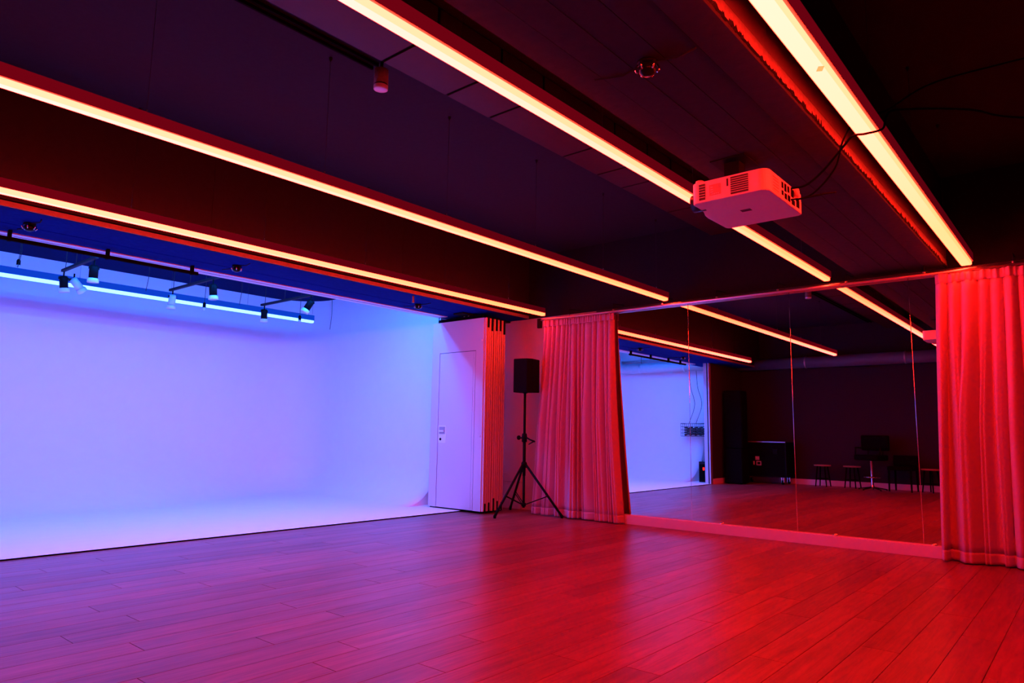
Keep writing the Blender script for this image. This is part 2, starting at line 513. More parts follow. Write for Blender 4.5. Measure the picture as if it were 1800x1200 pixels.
strip_light('pendant_light', 'long glowing warm strip light, second from the white cove, with a plain dark ceiling behind', 'light', 0.55, 7.30, 3.83, LZ, 0.062, 0.030, 0.07, WM, M['housing_glow'], wx, ZC, GW)
strip_light('pendant_light', 'long glowing warm strip light running behind the ceiling projector', 'light', 0.90, 7.30, 2.02, LZ, 0.062, 0.030, 0.07, WM, M['housing_glow'], [2.0 + 1.134 * i for i in range(5)], ZC, GW)
L4 = strip_light('pendant_light', 'long glowing warm strip light with cables looped under it, ending above the right curtain', 'light', 0.90, 7.36, 0.83, LZ, 0.085, 0.030, 0.08, [M['glow4_bottom'], M['glow4_side']], M['housing_glow'], [1.7 + 1.134 * i for i in range(5)], ZC, GW)
bm = bmesh.new(); bm_box(bm, -0.02, 0.02, -0.012, 0.012, -0.0015, 0.0005)
o = obj('tape_mark', bm, M['tape'], L4); o.location = (2.98, -0.018, -0.0005); o.rotation_euler = (0, 0, 0.5)

BM_ = [M['glow_blue'], M['glow_blue']]
BH_ = [M['glow_blue_high'], M['glow_blue_high']]
GB = 'blue strip lights over the white cove'
strip_light('cove_light', 'glowing blue strip light hanging in front of the far white cove wall', 'light', -0.2, 6.38, 9.72, 2.78, 0.066, 0.036, 0.085, BM_, M['housing_glow_blue'], [0.7 + 1.134 * i for i in range(6)], CZ, GB)
strip_light('cove_light', 'blue strip light tucked high behind the beam of the opening', 'light', 0.4, 6.40, 7.35, 3.10, 0.10, 0.036, 0.06, BH_, None, [0.9 + 1.3 * i for i in range(5)], CZ, GB)
strip_light('cove_light', 'blue strip light high between the beam and the spotlight bars', 'light', 0.2, 6.30, 7.64, 3.21, 0.10, 0.036, 0.06, BH_, None, [0.9 + 1.3 * i for i in range(5)], CZ, GB)

# ------------------------------------------------------------------ mirror wall
struct(box('wall_mirror_backing', 7.37, XE, 0.10, 4.85, 0.0, 2.62, M['black']))
pl = struct(box('trim_plinth', 7.300, 7.37, 0.10, 4.85, 0.0, 0.104, M['plinth'], bevel=0.003))
mw = thing('wall_mirror_panels', 'wide wall of four tall frameless mirror panels between the two curtains', 'mirror', (7.36, 0, 0.105))
mw.name = 'mirror'
ys = [4.80, 3.572, 2.42, 1.305, 0.15]
for a, b in zip(ys, ys[1:]):
    bm = bmesh.new()
    bm_box(bm, -0.005, 0.005, b + 0.0015, a - 0.0015, 0.0, 2.50)
    o = obj('mirror_panel', bm, M['mirror'], mw)
    if b > 1: 
        bm = bmesh.new(); bm_tube(bm, [(-0.0035, b, 0.0), (-0.0035, b, 2.50)], 0.0034, 12)
        obj('panel_seam', bm, M['chrome'], mw)
for yy in (3.22, 2.06, 1.22):
    bm = bmesh.new()
    bm_box(bm, -0.026, -0.006, yy - 0.022, yy + 0.022, -0.0005, 0.004)
    bm_box(bm, -0.010, -0.0055, yy - 0.022, yy + 0.022, 0.004, 0.012)
    bm_lathe(bm, [(0.020, 0.004), (0.019, 0.008), (0.013, 0.013), (0.005, 0.0155), (0.0, 0.016)], 16, (-0.020, yy, 0.0))
    obj('mirror_clip', bm, M['chrome'], mw)

# ------------------------------------------------------------------ curtain rail
RX, RZ = 7.31, 2.578
cr = thing('curtain_rail', 'thin pale curtain rail running across above the mirrors', 'rail', (RX, 0, RZ))
tube('rail_tube', [(0, -0.6, 0), (0, 5.70, 0)], 0.016, M['alu'], cr, 12)
for i in range(9):
    yy = -0.2 + 0.68 * i
    tube('hanger_rod', [(0, yy, 0.012), (0, yy, 0.10), (XE - RX - 0.03, yy, 0.12)], 0.005, M['blackmetal'], cr, 6)
    bm = bmesh.new(); bm_lathe(bm, [(0.013, 0.014), (0.013, 0.03), (0.0, 0.034)], 8)
    o = obj('rod_clamp', bm, M['alu'], cr); o.location.y = yy
box('end_stop', -0.02, 0.02, 5.70, 5.76, -0.11, 0.02, M['blackmetal'], cr, bevel=0.004)

# ------------------------------------------------------------------ curtains
def curtain(label, top0, top1, bot0, bot1, nf, seed, pull, x_top, x_bot, zb, deep=1.0):
    """top0..top1: y range on the rail; bot0..bot1: y range at the floor; x_top, x_bot: plane of the fold valleys"""
    rnd = random.Random(seed)
    t = thing('curtain', label, 'curtain', (0, 0, 0), 0, 'curtains beside the mirrors')
    NU, NV = nf * 18, 40
    zt = RZ - 0.020
    w8 = [rnd.uniform(0.55, 1.6) for _ in range(nf)]
    s = sum(w8); cum = [0]
    for a in w8: cum.append(cum[-1] + a / s)
    dep = [rnd.uniform(0.6, 1.1) for _ in range(nf)]
    lean = [rnd.uniform(-1.0, 1.0) for _ in range(nf)]
    sub = [rnd.uniform(0.0, 0.45) for _ in range(nf)]
    drift = [rnd.uniform(-0.5, 0.5) for _ in range(nf + 1)]
    drift[0] = drift[-1] = 0
    def at(u, v):
        i = 0
        while i < nf - 1 and u > cum[i + 1]: i += 1
        f = (u - cum[i]) / (cum[i + 1] - cum[i])
        wf = (cum[i + 1] - cum[i]) * nf
        amp = deep * (0.030 + 0.075 * min(1, v * 1.8) ** 0.8) * dep[i] * min(1.25, 0.55 + 0.5 * wf)
        h = max(0.0, math.sin(PI * f)) ** 0.85
        h *= 1 - sub[i] * v * 0.8 * math.exp(-((f - 0.55) / 0.10) ** 2)
        e = v ** pull
        ya = top0 + (bot0 - top0) * e
        yb = top1 + (bot1 - top1) * e
        # valleys wander sideways a little on the way down
        d0, d1 = drift[i], drift[i + 1]
        wob = (d0 * (1 - f) + d1 * f) * math.sin(2.2 * v + 1.7 * (i % 3)) / nf * v
        yy = ya + (yb - ya) * (u + wob) + lean[i] * amp * 0.55 * h * min(1, v * 2)
        xx = x_top + (x_bot - x_top) * v - amp * h - 0.004 * math.sin(5 * u + 2 * v + seed) - 0.004
        zz = zt + (zb - zt) * v
        return (xx, yy, zz)
    def sheet(name, v0, v1, nv, m, par, off=0.0):
        bm = bmesh.new()
        g = []
        for j in range(nv + 1):
            v = v0 + (v1 - v0) * j / nv
            g.append([bm.verts.new(Vector(at(i / NU, v)) - Vector((off, 0, 0))) for i in range(NU + 1)])
        for j in range(nv):
            for i in range(NU):
                f = bm.faces.new((g[j][i], g[j][i+1], g[j+1][i+1], g[j+1][i])); f.smooth = True
        o = obj(name, bm, m, par, fix=False)
        sol = o.modifiers.new('thickness', 'SOLIDIFY'); sol.thickness = 0.003
        return o
    sheet('drape', 0.030, 0.967, NV, M['cloth'], t)
    sheet('hem', 0.965, 1.0, 4, M['cloth'], t, 0.002)
    # gathered heading tape with pinch pleats
    bm = bmesh.new()
    n2 = nf * 24
    rows = []
    for k, dz in enumerate((0.0, -0.03, -0.06, -0.085)):
        row = []
        for i in range(n2 + 1):
            u = i / n2
            p = Vector(at(u, 0.03))
            pinch = 0.012 * math.sin(2 * PI * u * nf * 2.0) * (1.0 if k == 0 else 0.5)
            row.append(bm.verts.new((p.x * 0.6 + x_top * 0.4 - 0.018 + pinch, p.y, zt + dz + 0.003 * math.sin(u * 60))))
        rows.append(row)
    for a, b in zip(rows, rows[1:]):
        for i in range(n2):
            f = bm.faces.new((a[i], a[i+1], b[i+1], b[i])); f.smooth = True
    o = obj('heading', bm, M['cloth'], t, fix=False)
    sol = o.modifiers.new('thickness', 'SOLIDIFY'); sol.thickness = 0.003
    return t
curtain('long gathered red-lit curtain behind the speaker stand, flaring towards the mirrors', 5.66, 4.55, 5.78, 4.40, 15, 3, 1.6, 7.330, 7.292, 0.012, 0.92)
curtain('long gathered red-lit curtain at the right end of the mirrors', 1.07, -0.55, 1.155, -0.60, 17, 11, 0.8, 7.330, 7.285, 0.012, 1.25)

# ------------------------------------------------------------------ stacked folding partition
st = thing('folding_partition', 'stack of parked white partition panels with orange-lit edges and a pass door', 'partition', (6.75, 6.2, 0))
PT = 0.082
for i in range(5):
    x0 = i * PT
    dy = [0.0, 0.006, -0.002, 0.004, 0.002][i]
    y1 = 1.05 - 0.02 * i
    bm = bmesh.new()
    bm_box(bm, x0 + 0.003, x0 + PT - 0.009, 0.03 + dy, y1 - 0.03, 0.03, 2.585)
    p = obj('partition_panel', bm, M['panel'], st)
    for k, (a, b) in enumerate(((0.0, 0.027), (0.039, 0.068))):
        bm = bmesh.new(); bm_box(bm, x0 + 0.002 + a, x0 + 0.002 + b, dy, 0.03 + dy, 0.03, 2.585)
        obj('edge_profile', bm, M['panel'], p, bevel=0.003)
    bm = bmesh.new(); bm_box(bm, x0 + 0.027, x0 + 0.043, 0.020 + dy, 0.032 + dy, 0.03, 2.585)
    bm_box(bm, x0 + 0.0685, x0 + 0.0835, 0.018, 0.030, 0.03, 2.585)
    g = obj('gasket', bm, M['rubber'], p)
    g['kind'] = 'stuff'
    hb = [0.13, 0.17, 0.16, 0.15, 0.19][i]
    bm = bmesh.new(); bm_box(bm, x0 + 0.024 + 0.004 * (i % 2), x0 + 0.062, -0.004 + dy, 0.03 + dy, 2.585 - hb, 2.592)
    obj('top_bolt', bm, M['rubber'], p)
    hb = [0.10, 0.11, 0.16, 0.12, 0.10][i]
    bm = bmesh.new(); bm_box(bm, x0 + 0.026, x0 + 0.054, -0.004 + dy, 0.03 + dy, 0.028, 0.03 + hb)
    obj('bottom_bolt', bm, M['rubber'], p)
    bm = bmesh.new(); bm_box(bm, x0 + 0.012, x0 + PT - 0.018, 0.02, y1 - 0.04, 0.014, 0.031)
    obj('floor_seal', bm, M['rubber'], p)
    bm = bmesh.new(); bm_box(bm, x0 + 0.02, x0 + PT - 0.026, 0.10, y1 - 0.10, 2.584, 2.635)
    obj('top_seal', bm, M['rubber'], p)
    for yy in (0.37, 0.45):
        bm = bmesh.new(); bm_tube(bm, [(x0 + 0.036, yy, 2.63), (x0 + 0.036, yy, 2.652)], 0.010, 8)
        obj('roller', bm, M['alu'], p)
# pass door let into the front panel: frame strips around a slightly recessed leaf
FY0, FY1 = 0.03, 1.02
d0, d1, dz = 0.17, 0.87, 2.15
bm = bmesh.new()
bm_box(bm, -0.012, 0.0025, FY0, d0, 0.03, 2.585)
bm_box(bm, -0.012, 0.0025, d1, FY1, 0.03, 2.585)
bm_box(bm, -0.012, 0.0025, d0, d1, dz, 2.585)
obj('door_surround', bm, M['panel'], st)
bm = bmesh.new(); bm_box(bm, -0.010, -0.0042, d0 + 0.008, d1 - 0.008, 0.032, dz - 0.008)
leaf = obj('door', bm, M['panel'], st)
bm = bmesh.new(); bm_box(bm, -0.004, 0.0, d0 + 0.0005, d1 - 0.0005, 0.032, dz - 0.0005)
obj('door_gasket', bm, M['rubber'], st)
bm = bmesh.new(); bm_box(bm, -0.0125, -0.006, d0 + 0.045, d0 + 0.049, 0.05, dz - 0.03)
obj('hinge_line', bm, M['alu'], leaf)
hy0, hy1, hz0, hz1 = 0.70, 0.86, 0.90, 1.14
bm = bmesh.new(); bm_box(bm, -0.0125, -0.0095, hy0, hy1, hz0, hz1)
hp = obj('handle_plate', bm, M['clear'], leaf, bevel=0.001)
bm = bmesh.new(); bm_box(bm, -0.0132, -0.0122, hy0 + 0.025, hy1 - 0.02, 1.02, 1.12)
obj('handle_recess', bm, M['housing'], hp)
bm = bmesh.new(); bm_box(bm, -0.030, -0.0130, hy0 + 0.035, hy1 - 0.03, 1.05, 1.075)
obj('handle', bm, M['clear'], hp, bevel=0.003)
bm = bmesh.new(); bm_tube(bm, [(-0.017, 0.81, 0.95), (-0.011, 0.81, 0.95)], 0.019, 12)
obj('lock', bm, M['rubber'], hp)
for z in (2.28, 1.0):
    bm = bmesh.new(); bm_lathe(bm, [(0.012, 0), (0.010, 0.008), (0.0, 0.010)], 10, (-0.012, 0.06, z), (-1, 0, 0))
    obj('screw_cap', bm, M['clear'], st)
# dark track fixed under the beam above the stack
struct(box('trim_track', 6.60, XE, 6.50, 6.68, ZS - 0.022, ZS - 0.003, M['blackmetal']))

# low boarding on the recessed wall behind the stand
lb = struct(box('trim_low_boarding', XE - 0.03, XE, 6.24, 7.3, 0.0, 0.36, M['offwhite'], bevel=0.004))
box('board', XE - 0.026, XE, 6.24, 7.3, 0.368, 0.49, M['offwhite'], lb, bevel=0.004)

# ------------------------------------------------------------------ loudspeaker on a tripod stand
SX, SY = 7.10, 5.80
ss = thing('speaker_stand', 'black tripod stand in front of the left end of the curtain', 'speaker stand', (SX, SY, 0))
tube('pole', [(0, 0, 0.50), (0, 0, 1.02)], 0.021, M['blackmetal'], ss, 14)
tube('inner_pole', [(0, 0, 0.98), (0, 0, 1.572)], 0.017, M['blackmetal'], ss, 14)
tube('center_rod', [(0, 0, 0.09), (0, 0, 0.52)], 0.017, M['blackmetal'], ss, 12)
bm = bmesh.new(); bm_lathe(bm, [(0.0, 0.93), (0.034, 0.935), (0.036, 1.0), (0.030, 1.045), (0.0, 1.05)], 16)
obj('clamp_collar', bm, M['blackplastic'], ss)
bm = bmesh.new(); bm_tube(bm, [(0, 0.03, 0.985), (0.0, 0.09, 0.99)], 0.010, 8); bm_lathe(bm, [(0.0, -0.01), (0.03, -0.008), (0.03, 0.012), (0.0, 0.014)], 8, (0.0, 0.095, 0.99), (0, 1, 0))
obj('clamp_knob', bm, M['blackplastic'], ss)
bm = bmesh.new(); bm_tube(bm, [(0, -0.02, 1.0), (-0.03, -0.12, 0.965), (-0.05, -0.21, 0.945)], [0.011, 0.010, 0.012], 8)
bm_tube(bm, [(-0.05, -0.20, 0.947), (-0.06, -0.12, 0.905)], [0.010, 0.007], 6)
obj('hook_arm', bm, M['blackplastic'], ss)
bm = bmesh.new(); bm_lathe(bm, [(0.0, 0.60), (0.036, 0.602), (0.038, 0.66), (0.026, 0.68), (0.0, 0.68)], 16)
obj('leg_hub', bm, M['blackplastic'], ss)
bm = bmesh.new(); bm_lathe(bm, [(0.0, 0.105), (0.028, 0.108), (0.03, 0.15), (0.0, 0.155)], 14)
obj('brace_hub', bm, M['blackplastic'], ss)
feet = [(6.54 - SX, 5.80 - SY), (7.17 - SX, 5.235 - SY), (7.40 - SX, 6.28 - SY)]
for fx, fy in feet:
    d = Vector((fx, fy, 0)); dn = d.normalized()
    a = Vector((dn.x * 0.03, dn.y * 0.03, 0.64)); b = Vector((fx, fy, 0.025))
    lg = tube('leg', [a, b], 0.0155, M['blackmetal'], ss, 10)
    bm = bmesh.new(); bm_tube(bm, [b + (a - b) * 0.055, b, Vector((fx, fy, 0.001))], [0.017, 0.019, 0.016], 10)
    obj('rubber_foot', bm, M['rubber'], lg)
    m = a + (b - a) * 0.62
    for sgn in (-1, 1):
        sd = Vector((-dn.y, dn.x, 0)) * 0.012 * sgn
        tube('brace', [Vector((dn.x * 0.02, dn.y * 0.02, 0.13)) + sd, m + sd], 0.006, M['blackmetal'], ss, 6)

sp = thing('loudspeaker', 'black box loudspeaker on top of the tripod stand', 'speaker', (SX, SY, 1.585), math.radians(10))
bm = bmesh.new()
bm_prism(bm, [(-0.135, -0.10), (-0.135, 0.10), (-0.06, 0.145), (0.135, 0.145), (0.135, -0.145), (-0.06, -0.145)], 0.0, 0.44)
obj('cabinet', bm, M['blackplastic'], sp, bevel=0.008)
bm = bmesh.new(); bm_box(bm, 0.1335, 0.146, -0.138, 0.138, 0.012, 0.428)
obj('grille', bm, M['rubber'], sp, bevel=0.006)
bm = bmesh.new(); bm_lathe(bm, [(0.0, -0.012), (0.032, -0.012), (0.034, 0.002), (0, 0.004)], 14)
obj('pole_cup', bm, M['blackplastic'], sp)

# ------------------------------------------------------------------ projector hung from the beam
pj = thing('projector', 'white ceiling projector with dark vents hanging under the concrete beam', 'projector', (3.59, 1.27, 2.37))
bm = bmesh.new()
poly = []
def arc(cx, cy, r, a0, a1, n=6):
    return [(cx + r * math.cos(a0 + (a1 - a0) * i / n), cy + r * math.sin(a0 + (a1 - a0) * i / n)) for i in range(n + 1)]
poly += arc(0.05, 0.05, 0.05, PI, 1.5 * PI)
poly += arc(0.545, 0.03, 0.03, 1.5 * PI, 2 * PI, 4)
poly += arc(0.545, 0.44, 0.03, 0, 0.5 * PI, 4)
poly += [(0.30, 0.475), (0.24, 0.468), (0.17, 0.445), (0.10, 0.438)]
poly += arc(0.03, 0.408, 0.03, 0.5 * PI, PI, 4)
bm_prism(bm, poly, 0.0, 0.125)
obj('shell', bm, M['projector'], pj, bevel=0.006)
def slats(name, y0, y1, z0, z1, rows, par):
    bm = bmesh.new(); bm_box(bm, -0.002, 0.004, y0, y1, z0, z1)
    g = obj(name, bm, M['grille'], par)
    h = (z1 - z0) / rows
    for i in range(1, rows):
        bm = bmesh.new(); bm_box(bm, -0.0045, 0.0, y0, y1, z0 + i * h - 0.0012, z0 + i * h + 0.0012)
        obj('slat', bm, M['projector'], g)
slats('vent', 0.105, 0.205, 0.012, 0.112, 8, pj)
slats('vent', 0.355, 0.392, 0.014, 0.108, 6, pj)
bm = bmesh.new(); bm_box(bm, -0.0025, 0.003, 0.262, 0.330, 0.030, 0.092)
lab = obj('control_panel', bm, M['label'], pj)
for i in range(3):
    bm = bmesh.new(); bm_box(bm, -0.004, 0, 0.308, 0.322, 0.074 - 0.014 * i, 0.080 - 0.014 * i)
    obj('button', bm, M['projector'], lab)
for i in range(4):
    bm = bmesh.new(); bm_box(bm, -0.004, 0, 0.272 + 0.012 * i, 0.279 + 0.012 * i, 0.034, 0.040)
    obj('button', bm, M['projector'], lab)
bm = bmesh.new(); bm_box(bm, -0.0015, 0.003, 0.218, 0.228, 0.065, 0.108)
obj('indicator_strip', bm, M['grille'], pj)
bm = bmesh.new(); bm_box(bm, 0.07, 0.17, -0.002, 0.004, 0.015, 0.110)
sv = obj('side_vent', bm, M['projector'], pj)
for i in range(5):
    bm = bmesh.new(); bm_box(bm, 0.078, 0.162, -0.0035, -0.0015, 0.024 + 0.017 * i, 0.030 + 0.017 * i)
    obj('slat', bm, M['label'], sv)
ports = [(0.215, 0.07, 0.026, 0.034), (0.215, 0.028, 0.026, 0.026), (0.262, 0.062, 0.03, 0.045), (0.262, 0.018, 0.034, 0.032), (0.312, 0.070, 0.028, 0.036), (0.312, 0.020, 0.040, 0.034), (0.37, 0.060, 0.04, 0.045), (0.38, 0.016, 0.05, 0.03), (0.46, 0.022, 0.05, 0.05)]
for x, z, wd, ht in ports:
    bm = bmesh.new(); bm_box(bm, x, x + wd, -0.0025, 0.003, z, z + ht)
    obj('port', bm, M['rubber'], pj)
bm = bmesh.new(); bm_lathe(bm, [(0.0, 0.018), (0.030, 0.016), (0.032, 0.0), (0.0, 0.0)], 16, (0.44, -0.003, 0.10), (0, -1, 0))
obj('rear_foot', bm, M['projector'], pj)
bm = bmesh.new(); bm_lathe(bm, [(0.0, 0.016), (0.024, 0.014), (0.026, -0.001), (0.0, -0.001)], 14, (0.03, 0.40, 0.125))
obj('foot', bm, M['projector'], pj)
bm = bmesh.new(); bm_lathe(bm, [(0.052, -0.03), (0.052, 0.05), (0.040, 0.055), (0.038, 0.03), (0.0, 0.025)], 22, (0.135, 0.44, 0.050), (0, 1, 0))
obj('lens', bm, M['lens'], pj)
bm = bmesh.new(); bm_box(bm, 0.26, 0.30, 0.20, 0.26, -0.001, 0.001)
obj('bottom_catch', bm, M['grille'], pj)
bm = bmesh.new(); bm_box(bm, 0.19, 0.33, 0.20, 0.36, 0.125, 0.140)
obj('mount_plate', bm, M['blackmetal'], pj)
bm = bmesh.new(); bm_box(bm, 0.215, 0.305, 0.24, 0.33, 0.140, ZS - 2.37 - 0.008)
obj('mount_post', bm, M['blackmetal'], pj)
bm = bmesh.new(); bm_box(bm, 0.15, 0.37, 0.18, 0.39, ZS - 2.37 - 0.010, ZS - 2.37 - 0.003)
obj('ceiling_plate', bm, M['blackmetal'], pj)
for k, (ax, ay) in enumerate(((0.10, 0.12), (0.42, 0.14), (0.12, 0.40), (0.42, 0.40))):
    tube('mount_arm', [(0.26, 0.28, 0.136), (ax, ay, 0.130)], 0.008, M['blackmetal'], pj, 6)

# cables from the projector over the lamp
def cable(name, label, pts, r, m='rubber'):
    o = tube(name, smooth_path(pts, 10), r, M[m], None, 7)
    return tag(o, label, 'cable')
cable('cable', 'black cable drooping from the projector up to the lamp and off to the right', [(3.94, 1.262, 2.47), (3.95, 1.18, 2.475), (3.93, 1.08, 2.53), (3.82, 0.94, 2.60), (3.73, 0.873, 2.605), (3.72, 0.81, 2.596), (3.86, 0.758, 2.66), (3.93, 0.752, 2.75), (4.0, 0.70, 2.80), (4.3, 0.42, 2.83), (4.5, 0.19, 2.79), (5.2, -0.7, 2.78)], 0.006)
cable('cable', 'black cable rising from the projector past the lamp to the dark ceiling', [(4.02, 1.262, 2.42), (4.03, 1.16, 2.45), (3.98, 1.03, 2.55), (3.88, 0.955, 2.66), (3.98, 0.90, 2.80), (4.1, 0.78, 2.86), (4.2, 0.57, 2.99), (4.5, 0.175, 3.13), (5.0, -0.5, 3.35), (5.3, -0.9, 3.56)], 0.005)
cable('cable', 'short loose cable end sticking out from the back of the projector', [(3.93, 1.262, 2.40), (3.96, 1.20, 2.405), (4.06, 1.12, 2.44), (4.16, 1.08, 2.47)], 0.005)

# ------------------------------------------------------------------ rectangular duct with flanges
du = thing('ventilation_duct', 'flat rectangular ventilation duct with flange joints beside the third strip light', 'duct', (0, 0, 3.40))
joints = [-1.68, -0.7, 0.25, 1.2, 1.75, 2.61, 3.18, 3.63, 4.57, 5.10, 5.53, 6.46, 7.55]
for a, b in zip(joints, joints[1:]):
    bm = bmesh.new(); bm_box(bm, a + 0.012, b - 0.012, 2.83, 3.35, 0.0, 0.155)
    obj('duct_section', bm, M['steel'], du)
for a in joints[1:-1]:
    bm = bmesh.new(); bm_box(bm, a - 0.0125, a + 0.0125, 2.835, 3.345, 0.006, 0.158)
    obj('flange', bm, M['rubber'], du)

# lighting track with a cylinder spot at its end
tr = thing('light_track', 'black ceiling track of two parallel bars running along the dark ceiling', 'track', (0, 3.67, ZC))
for dy in (-0.030, 0.030):
    box('track_bar', -1.6, 2.80, dy - 0.008, dy + 0.008, -0.022, -0.001, M['rubber'], tr)
cs = thing('ceiling_spot', 'small round cylinder spotlight at the end of the ceiling track', 'spotlight', (2.80, 3.60, 3.37))
bm = bmesh.new(); bm_lathe(bm, [(0.0, 0.145), (0.048, 0.14), (0.050, 0.035), (0.0, 0.034)], 24); obj('body', bm, M['plaster'], cs)
bm = bmesh.new(); bm_lathe(bm, [(0.046, 0.036), (0.046, 0.024), (0.0, 0.024)], 24); obj('gap_ring', bm, M['rubber'], cs)
bm = bmesh.new(); bm_lathe(bm, [(0.050, 0.024), (0.049, 0.0), (0.043, -0.003), (0.0, -0.002)], 24); obj('front_disc', bm, M['clear'], cs)
tube('stem', [(0, 0, 0.14), (0, 0, 0.199)], 0.012, M['black'], cs, 8)

# small glass ceiling fittings under the beams
def fitting(label, x, y):
    t = thing('glass_fitting', label, 'fitting', (x, y, ZS), 0, 'small glass fittings under the beams')
    bm = bmesh.new(); bm_lathe(bm, [(0.0, 0.0), (0.045, -0.002), (0.045, -0.012), (0.02, -0.016), (0.0, -0.016)], 18); obj('base_plate', bm, M['blackmetal'], t)
    bm = bmesh.new(); bm_lathe(bm, [(0.030, -0.014), (0.040, -0.030), (0.036, -0.052), (0.018, -0.064), (0.0, -0.066)], 16); obj('glass_dome', bm, M['lens'], t)
    for k in range(6):
        a = 2 * PI * k / 6
        tube('prong', [(0.040 * math.cos(a), 0.040 * math.sin(a), -0.008), (0.055 * math.cos(a), 0.055 * math.sin(a), -0.034), (0.042 * math.cos(a), 0.042 * math.sin(a), -0.05)], 0.004, M['chrome'], t, 5)
    tube('feed_wire', [(0.0, 0.04, -0.008), (0.03, 0.14, -0.006), (-0.02, 0.26, -0.006)], 0.004, M['black'], t, 5)
    tube('feed_wire', [(0.0, -0.04, -0.008), (0.04, -0.12, -0.006), (0.02, -0.22, -0.006)], 0.004, M['black'], t, 5)
fitting('small round glass fitting under the concrete beam above and left of the projector', 2.53, 1.40)
fitting('small glass fitting nearest the camera under the blue-lit beam', 1.59, 6.50)
fitting('small glass fitting midway along the underside of the blue-lit beam', 3.36, 6.50)
fitting('small glass fitting under the blue-lit beam nearest the folding partition', 5.86, 6.58)
stb = thing('ceiling_peg', 'short dark peg hanging under the edge of the blue-lit beam', 'peg', (5.45, P0 + 0.06, ZS))
bm = bmesh.new(); bm_tube(bm, [(0, 0, 0), (0, 0, -0.075)], 0.012, 8); obj('rod', bm, M['plaster'], stb)
bm = bmesh.new(); bm_tube(bm, [(0, 0, -0.070), (0, 0, -0.085)], 0.016, 8); obj('tip', bm, M['plaster'], stb)

# ------------------------------------------------------------------ black bar under the opening's beam
bb = thing('hanging_bar', 'long black bar hung by brackets under the far edge of the beam', 'bar', (0, 6.86, 2.595))
box('bar', 0.75, 3.14, -0.016, 0.016, -0.016, 0.016, M['rubber'], bb, bevel=0.003)
for x in (1.0, 1.545, 2.3, 3.08):
    box('bracket', x - 0.012, x + 0.012, -0.020, 0.020, -0.020, ZS - 2.595 - 0.002, M['rubber'], bb)

# ------------------------------------------------------------------ spotlight bars in the cove
def spot_bar(label, x, y0, y1, z):
    t = thing('spot_bar', label, 'track', (x, 0, z), 0, 'spotlight bars over the cove')
    bm = bmesh.new(); bm_box(bm, -0.018, 0.018, y0, y1, -0.016, 0.016); obj('bar', bm, M['bluebox'], t, bevel=0.002)
    for yy in (y0 + 0.2, (y0 + y1) / 2 + 0.1, y1 - 0.1):
        tube('hanger_rod', [(0, yy, 0.016), (0, yy, CZ - z)], 0.004, M['wire'], t, 5)
    return t
spot_bar('blue-lit short spotlight bar nearest the camera in the cove', 2.68, 8.30, 9.40, 2.90)
spot_bar('middle short spotlight bar of the three in the cove', 4.00, 8.15, 9.52, 2.90)
spot_bar('short spotlight bar closest to the right corner of the cove', 5.35, 8.05, 9.52, 2.90)
def spot(label, x, y, z, tilt, az, clear):
    t = thing('spotlight', label, 'spotlight', (x, y, z - 0.018), 0, 'spotlights on the cove bars')
    tube('stem', [(0, 0, 0), (0, 0, -0.075)], 0.009, M['blackmetal'], t, 8)
    ax = Vector((math.sin(tilt) * math.cos(az), math.sin(tilt) * math.sin(az), -math.cos(tilt)))
    o = Vector((0, 0, -0.085)) - ax * 0.03
    bm = bmesh.new(); bm_lathe(bm, [(0.0, 0.0), (0.038, 0.002), (0.046, 0.02), (0.046, 0.15), (0.0, 0.151)], 18, o, ax)
    obj('body', bm, M['clear'] if clear == 2 else M['blackmetal'], t)
    bm = bmesh.new(); bm_lathe(bm, [(0.050, 0.145), (0.058, 0.16), (0.058, 0.195), (0.050, 0.20), (0.044, 0.17), (0.0, 0.165)], 18, o, ax)
    obj('front_ring', bm, M['clear'], t)
    bm = bmesh.new(); bm_box(bm, -0.052, 0.052, -0.012, 0.012, -0.10, -0.068)
    obj('yoke', bm, M['blackmetal'], t)
spot('black spotlight with white ring at the far end of the nearest cove bar', 2.68, 9.34, 2.90, 0.15, 0.3, 1)
spot('white-bodied spotlight leaning over the blue strip, beside the nearest bar end', 2.80, 9.37, 2.90, 0.75, 0.1, 2)
spot('black spotlight at the room end of the nearest cove bar', 2.70, 8.42, 2.90, 0.1, 1.2, 1)
spot('pale spotlight pointing down at the far end of the middle cove bar', 4.00, 9.43, 2.90, 0.08, 2.0, 2)
spot('black spotlight at the room end of the middle cove bar', 4.00, 8.30, 2.90, 0.1, 0.0, 1)
spot('black and white spotlight at the far end of the right cove bar', 5.35, 9.43, 2.90, 0.08, 0.8, 1)
spot('black spotlight turned sideways at the room end of the right cove bar', 5.35, 8.22, 2.90, 0.5, 2.6, 1)
def socket(label, x, y, z):
    t = thing('hanging_socket', label, 'socket', (x, y, z), 0, 'small sockets hanging in the cove')
    tube('flex', smooth_path([(0, 0, 0.07), (0.01, 0.01, (CZ - z) * 0.5), (0, 0, CZ - z)], 6), 0.004, M['wire'], t, 5)
    bm = bmesh.new(); bm_lathe(bm, [(0.0, 0.075), (0.014, 0.07), (0.022, 0.05), (0.022, 0.0), (0.0, -0.002)], 12); obj('socket_body', bm, M['blackplastic'], t)
    bm = bmesh.new(); bm_lathe(bm, [(0.018, 0.0), (0.024, -0.02), (0.0, -0.04)], 12); obj('bulb', bm, M['clear'], t)
socket('small dark socket on a flex left of the nearest cove spotlights', 2.35, 9.9, 2.98)
socket('small dark socket on a flex just right of the middle cove bar', 4.45, 9.45, 2.72)
socket('small dark socket on a flex between the right bar and corner', 6.0, 9.5, 2.76)
